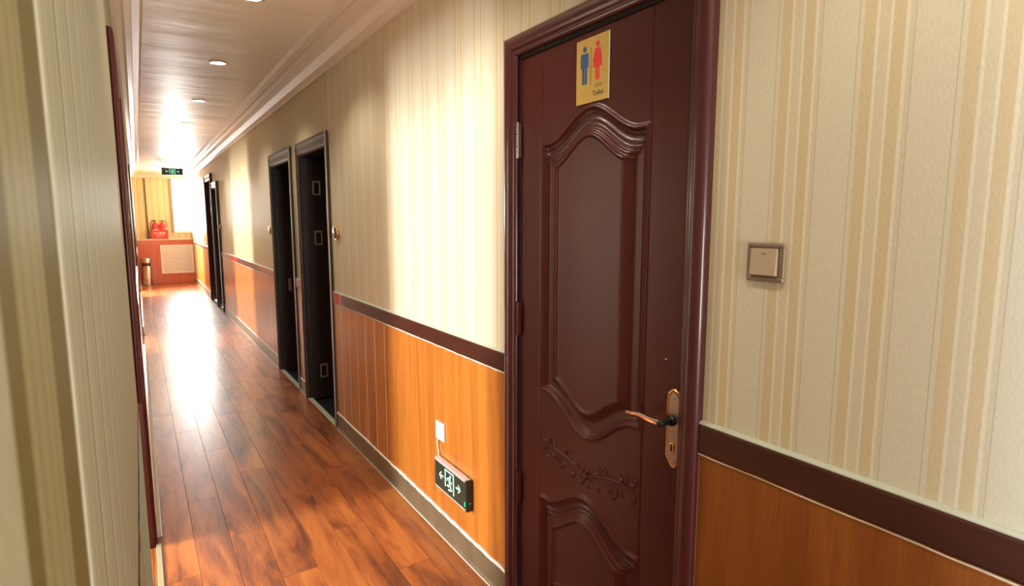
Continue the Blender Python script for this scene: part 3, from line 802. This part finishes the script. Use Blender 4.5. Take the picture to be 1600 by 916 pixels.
MB().add(kv, [(0, 1, 2, 3), (4, 5, 6, 7), (0, 1, 5, 4), (1, 2, 6, 5), (2, 3, 7, 6), (3, 0, 4, 7)]).build('rocker_key', M['switch_key'], sw)
box('indicator_mark', M['grey_plastic'], sw, W - .0125, W - .0104, .725, .737, 1.4105, 1.4125)

# ------------------------------------------------------------------ white blank plate and cable above the wall exit sign
wp = empty('outlet_plate', (W, 2.34, .5), 'small white plate on orange wainscot above the low exit sign', 'outlet')
WX = W - .0085
box('cover_plate', M['white_plastic'], wp, WX - .008, WX, 2.280, 2.364, .472, .556, .002)
for k in (0, 1): box('cover_mark', M['grey_plastic'], wp, WX - .0086, WX - .0078, 2.315 + k * .014, 2.321 + k * .014, .530, .534)
MB().tube([(WX - .003, 2.346, .474), (WX - .009, 2.348, .46), (WX - .007, 2.350, .435), (WX - .006, 2.340, .41), (WX - .014, 2.330, .388)], .0028, 8).build('power_cable', M['white_plastic'], wp)


# ------------------------------------------------------------------ exit signs
def runner(mb, P, s=1.0):
    """running man, door frame and arrows in sign coordinates u (left to right as read), v up, with P(u, v) giving points"""
    def pg(pts): mb.append([P(u * s, v * s) for u, v in pts])
    # door frame
    pg([(-.050, -.038), (-.043, -.038), (-.043, .050), (-.050, .050)]); pg([(-.050, .044), (.044, .044), (.044, .050), (-.050, .050)]); pg([(.037, -.055), (.044, -.055), (.044, .046), (.037, .046)])
    # figure: head, torso, arms, legs
    pg([(.006 + .0075 * cos(2 * pi * k / 10), .026 + .0085 * sin(2 * pi * k / 10)) for k in range(10)])
    pg([(-.012, .018), (.006, .015), (.008, -.012), (-.006, -.012)])
    pg([(-.012, .018), (-.010, .012), (-.024, .006), (-.026, -.004), (-.031, -.003), (-.028, .011)])
    pg([(.004, .014), (.012, .002), (.024, .004), (.024, -.002), (.010, -.005), (.002, .006)])
    pg([(-.006, -.012), (.002, -.012), (-.010, -.024), (-.028, -.022), (-.028, -.029), (-.008, -.031)])
    pg([(.000, -.010), (.008, -.012), (.020, -.034), (.026, -.040), (.012, -.042), (.010, -.034)])
    pg([(-.012, -.040), (.002, -.040), (.006, -.048), (-.014, -.047)])
    # arrows
    for q in (-1, 1):
        c = q * .090 - .001
        pg([(c - q * .022, -.004), (c + q * .004, -.004), (c + q * .004, .004), (c - q * .022, .004)])
        pg([(c - q * .004, -.019), (c + q * .004, -.019), (c + q * .022, 0), (c + q * .014, 0)])
        pg([(c - q * .004, .019), (c + q * .004, .019), (c + q * .022, 0), (c + q * .014, 0)])


es = empty('exit_sign', (W, 2.22, .3), 'black exit sign with mint running figure mounted low on orange wainscot', 'exit sign')
ey0, ey1, ez0, ez1 = 2.028, 2.334, .256, .392; th = .028
box('sign_body', M['sign_black'], es, WX - th, WX, ey0, ey1, ez0, ez1, .002)
box('sign_face', M['sign_green'], es, WX - th - .0015, WX - th + .001, ey0 + .006, ey1 - .003, ez0 + .008, ez1 - .008)
box('top_edge_strip', M['sign_alu'], es, WX - th - .002, WX - .006, ey0 + .004, ey1 - .002, ez1 - .0005, ez1 + .003, .001)
box('top_edge_strip', M['sign_alu'], es, WX - th - .003, WX - th + .0, ey0 + .010, ey1 - .003, ez1 - .010, ez1 + .003, .001)
box('bottom_edge_strip', M['sign_alu'], es, WX - th - .003, WX - th + .001, ey0 + .010, ey1 - .003, ez0, ez0 + .006, .001)
box('end_cap', M['sign_black'], es, WX - th - .002, WX - .001, ey0 - .004, ey0 + .004, ez0 - .002, ez1 + .001, .001)
pol = []; runner(pol, lambda u, v: (2.182 - u, .328 + v), .92)
mp_ = MB()
for p in pol: mp_.prism(p, 0, WX - th - .0024, WX - th - .0014)
mp_.build('running_man_pictogram', M['picto'], es)
mk = MB()
for k in range(4): mk.box(WX - th - .0024, WX - th - .0014, 2.036, 2.047, .274 + k * .0055, .278 + k * .0055)
mk.build('green_mark', M['led_green'], es)
MB().lathe((WX - .014, ey0 - .0035, .290), (0, -1, 0), [(.004, 0), (.003, .001), (.0001, .0012)], 10).build('test_light', M['led_green'], es)
MB().tube([(WX - .01, 2.05, ez1), (WX - .01, 2.05, ez1 + .012)], .002, 6).build('mount_pin', M['black'], es)

hs = empty('hanging_exit_sign', (.66, 13.2, 2.5), 'black and green exit sign hanging from the ceiling near the end window', 'exit sign')
hy = 13.2; hx0, hx1, hz0, hz1 = .475, .84, 2.375, 2.515
box('sign_body', M['sign_black'], hs, hx0, hx1, hy - .012, hy + .012, hz0, hz1, .002)
box('sign_face', M['sign_green'], hs, hx0 + .004, hx1 - .004, hy - .0135, hy - .011, hz0 + .006, hz1 - .006)
pol = []; runner(pol, lambda u, v: (.657 + u * 1.05, 2.445 + v), 1.0)
mp_ = MB()
for p in pol: mp_.prism([(x, z) for x, z in p], 1, hy - .0150, hy - .0134)
mp_.build('running_man_pictogram', M['picto_hang'], hs)
MB().tube([(.495, hy, 2.515), (.485, hy, 2.56), (.49, hy, 2.585), (.51, hy, 2.60)], .004, 6).build('power_cable', M['steel'], hs)
MB().tube([(.80, hy, 2.51), (.80, hy, 2.60)], .004, 6).build('hanging_rod', M['steel'], hs)


# ------------------------------------------------------------------ round plaques beside the dark doors
def plaque(y, z, r, label, face):
    e = empty('room_plaque', (W, y, z), label, 'plaque', 'round plaques beside the dark doors')
    MB().lathe((W, y, z), (-1, -.0, 0), [(r * .62, 0), (r * .62, .012), (r, .014), (r * 1.05, .019), (r, .024), (r * .84, .024), (r * .82, .020), (0.0001, .020)], 28).build('plaque_rim', M['brass'], e)
    MB().lathe((W - .020, y, z), (-1, 0, 0), [(r * .80, 0), (r * .76, .006), (r * .5, .009), (.0001, .0105)], 24).build('plaque_face', face, e)
    m_ = MB(); m_.box(W - .0315, W - .028, y - r * .3, y + r * .3, z - .002, z + .004)
    m_.box(W - .0315, W - .028, y - r * .3, y + r * .2, z + .008, z + .012); m_.build('plaque_mark', M['sign_edge'], e)
    return e


plaque(3.865, 1.402, .048, 'round mauve plaque with gold rim beside the nearer middle door', M['mauve'])
plaque(6.13, 1.385, .045, 'small gold rimmed plaque beyond the farther middle door', M['brass'])
plaque(10.2, 1.39, .042, 'tiny brass plaque just before the narrow far door', M['brass'])

# ------------------------------------------------------------------ end of the corridor: wooden radiator cover with grille
rc = empty('radiator_cover', (.55, 16.0, 0), 'red brown wooden radiator cover across the corridor end', 'cabinet')
for k in range(3):
    xa = XL + .002 + k * (W - XL - .004) / 3; xb = xa + (W - XL - .004) / 3
    box('front_panel', M['end_wood'], rc, xa + .001, xb - .001, 16.0, 16.02, 0.0, 1.035, .002)
box('ledge_top', M['ledge'], rc, XL + .001, W - .001, 15.985, YE - .001, 1.036, 1.06, .003)
gy = 15.998; gx0, gx1, gz0, gz1 = .43, W - .014, .235, .915
gr = MB()
gr.box(gx0, gx1, gy - .018, gy, gz1 - .035, gz1, .002); gr.box(gx0, gx1, gy - .018, gy, gz0, gz0 + .035, .002)
gr.box(gx0, gx0 + .035, gy - .018, gy, gz0 + .03, gz1 - .03, .002); gr.box(gx1 - .03, gx1, gy - .018, gy, gz0 + .03, gz1 - .03, .002)
box('grille_back', M['curtain'], rc, gx0 + .02, gx1 - .02, gy - .0018, gy - .0002, gz0 + .02, gz1 - .02)
gro = gr.build('vent_grille', M['grille'], rc)
sl = None
for k in range(17):
    z = gz0 + .045 + k * .0355
    if sl is None:
        sl = MB().add([(gx0 + .03, gy - .003, z + .022), (gx1 - .03, gy - .003, z + .022), (gx1 - .03, gy - .016, z), (gx0 + .03, gy - .016, z),
                       (gx0 + .03, gy - .001, z + .019), (gx1 - .03, gy - .001, z + .019), (gx1 - .03, gy - .013, z - .003), (gx0 + .03, gy - .013, z - .003)],
                      [(0, 1, 2, 3), (4, 5, 6, 7), (0, 1, 5, 4), (2, 3, 7, 6), (0, 3, 7, 4), (1, 2, 6, 5)]).build('slat', M['grille'], gro)
        sl.matrix_parent_inverse = Matrix.Identity(4); sz_ = z
    else: share(sl, dz=z - sz_)

# extinguishers and their box, standing on the ledge
eb = empty('extinguisher_box', (.44, 16.09, 1.06), 'low red box with white lettering holding two fire extinguishers', 'box')
m = MB(); bx0, bx1, by0, by1, bz0, bz1 = .265, .615, 16.005, 16.185, 1.0605, 1.27
m.box(bx0, bx1, by0, by0 + .008, bz0, bz1, .002); m.box(bx0, bx1, by1 - .008, by1, bz0, bz1, .002); m.box(bx0, bx0 + .008, by0, by1, bz0, bz1); m.box(bx1 - .008, bx1, by0, by1, bz0, bz1); m.box(bx0, bx1, by0, by1, bz0, bz0 + .006)
m.build('box_shell', M['box_red'], eb)
RY = Matrix(((1, 0, 0), (0, 0, -1), (0, 1, 0)))
text('box_lettering', '灭火器箱', .062, M['label_white'], eb, Vector((.44, by0 - .0005, 1.175)), RY)
text('box_lettering', '火警119', .045, M['label_white'], eb, Vector((.44, by0 - .0005, 1.115)), RY)


def extinguisher(x, label, mir):
    e = empty('fire_extinguisher', (x, 16.095, 1.068), label, 'extinguisher', 'fire extinguishers in the red box')
    c = (x, 16.095, 1.068)
    MB().lathe(c, (0, 0, 1), [(.062, 0), (.066, .01), (.066, .30), (.062, .33), (.045, .36), (.022, .378), (.018, .39), (.018, .40)], 24).build('cylinder_body', M['ext_red'], e)
    MB().lathe((x, 16.095, 1.19), (0, 0, 1), [(.0668, 0), (.0668, .10)], 24).build('body_label', M['label_white'] if mir < 0 else M['ext_red'], e)
    v = MB(); v.lathe((x, 16.095, 1.466), (0, 0, 1), [(.016, 0), (.016, .03), (.008, .034)], 12); v.box(x - .05, x + .012, 16.087, 16.103, 1.497, 1.505, .002); v.box(x - .045, x + .010, 16.087, 16.103, 1.478, 1.484, .002)
    v.build('valve_handle', M['steel_dark'], e)
    h = [(x + mir * .016, 16.09, 1.485), (x + mir * .06, 16.07, 1.485), (x + mir * .088, 16.05, 1.44), (x + mir * .092, 16.045, 1.36), (x + mir * .075, 16.04, 1.27 if mir < 0 else 1.33)]
    MB().tube(h, .008, 8).build('hose', M['black'], e)
    MB().tube([h[-1], (h[-1][0] - mir * .012, h[-1][1], h[-1][2] - .05)], [.008, .013], 8).build('nozzle', M['black'] if mir < 0 else M['label_white'], e)


extinguisher(.365, 'red fire extinguisher with looping black hose, beside the dark wall pipe', -1)
extinguisher(.515, 'red fire extinguisher with white nozzle, on the window side', 1)

# pipe on the end wall
pp = MB().tube([(.215, YE - .022, 1.06), (.215, YE - .022, 2.48)], .016, 10).build('wall_pipe', M['pipe']); tag(pp, 'thin dark vertical pipe on the yellow end wall', 'pipe')

# litter bin
lb = empty('litter_bin', (.115, 15.75, 0), 'round brushed steel litter bin with dark band against the radiator cover', 'bin')
MB().lathe((.125, 15.76, 0), (0, 0, 1), [(.098, 0), (.10, .01), (.10, .44), (.098, .445)], 28).build('bin_body', M['steel'], lb)
MB().lathe((.125, 15.76, .445), (0, 0, 1), [(.085, 0), (.085, .075)], 28).build('bin_opening', M['steel_dark'], lb)
MB().lathe((.125, 15.76, .52), (0, 0, 1), [(.10, 0), (.101, .01), (.101, .10), (.09, .108), (.06, .109), (.055, .10), (.0001, .095)], 28).build('bin_top', M['steel'], lb)

# ------------------------------------------------------------------ downlights
lp_d = bpy.data.lights.new('downlight_lamp', 'SPOT'); lp_d.energy = 22; lp_d.spot_size = radians(120); lp_d.spot_blend = .6; lp_d.color = (1, .90, .76); lp_d.shadow_soft_size = .03
where = {-1.2: 'behind the camera', .3: 'above the camera', 1.78: 'above the maroon door', 3.27: 'above the low exit sign', 4.70: 'third up from the far end glare', 6.24: 'second up from the far end glare',
         7.75: 'just inside the bright far glare', 9.25: 'deepest in the bright far glare'}
names = {3.27: 'small round downlight in the ceiling at the top edge of view', 4.70: 'larger of the two clearly lit round ceiling downlights', 6.24: 'smaller of the two clearly lit round ceiling downlights',
         7.75: 'round downlight just inside the bright ceiling glare', 9.25: 'farthest round downlight, deep in the bright ceiling glare', -1.2: 'round downlight in the ceiling well behind the camera',
         .3: 'round downlight in the ceiling directly above the camera', 1.78: 'round downlight in the ceiling beside the maroon door'}
for y in sorted(names):
    e = empty('downlight', (.566, y, H_CEIL), names[y], 'light', 'round downlights down the ceiling')
    MB().lathe((.566, y, H_CEIL), (0, 0, -1), [(.062, 0), (.060, .004), (.045, .006), (.042, .003), (.042, .0005)], 32).build('trim_ring', M['lamp_ring'], e)
    MB().lathe((.566, y, H_CEIL - .0005), (0, 0, -1), [(.041, 0), (.040, .0035), (.02, .006), (.0001, .007)], 24).build('diffuser', M['lamp'], e)
    o = bpy.data.objects.new('downlight_lamp', lp_d); COL.objects.link(o); o.location = (.566, y, H_CEIL - .03); o.parent = None
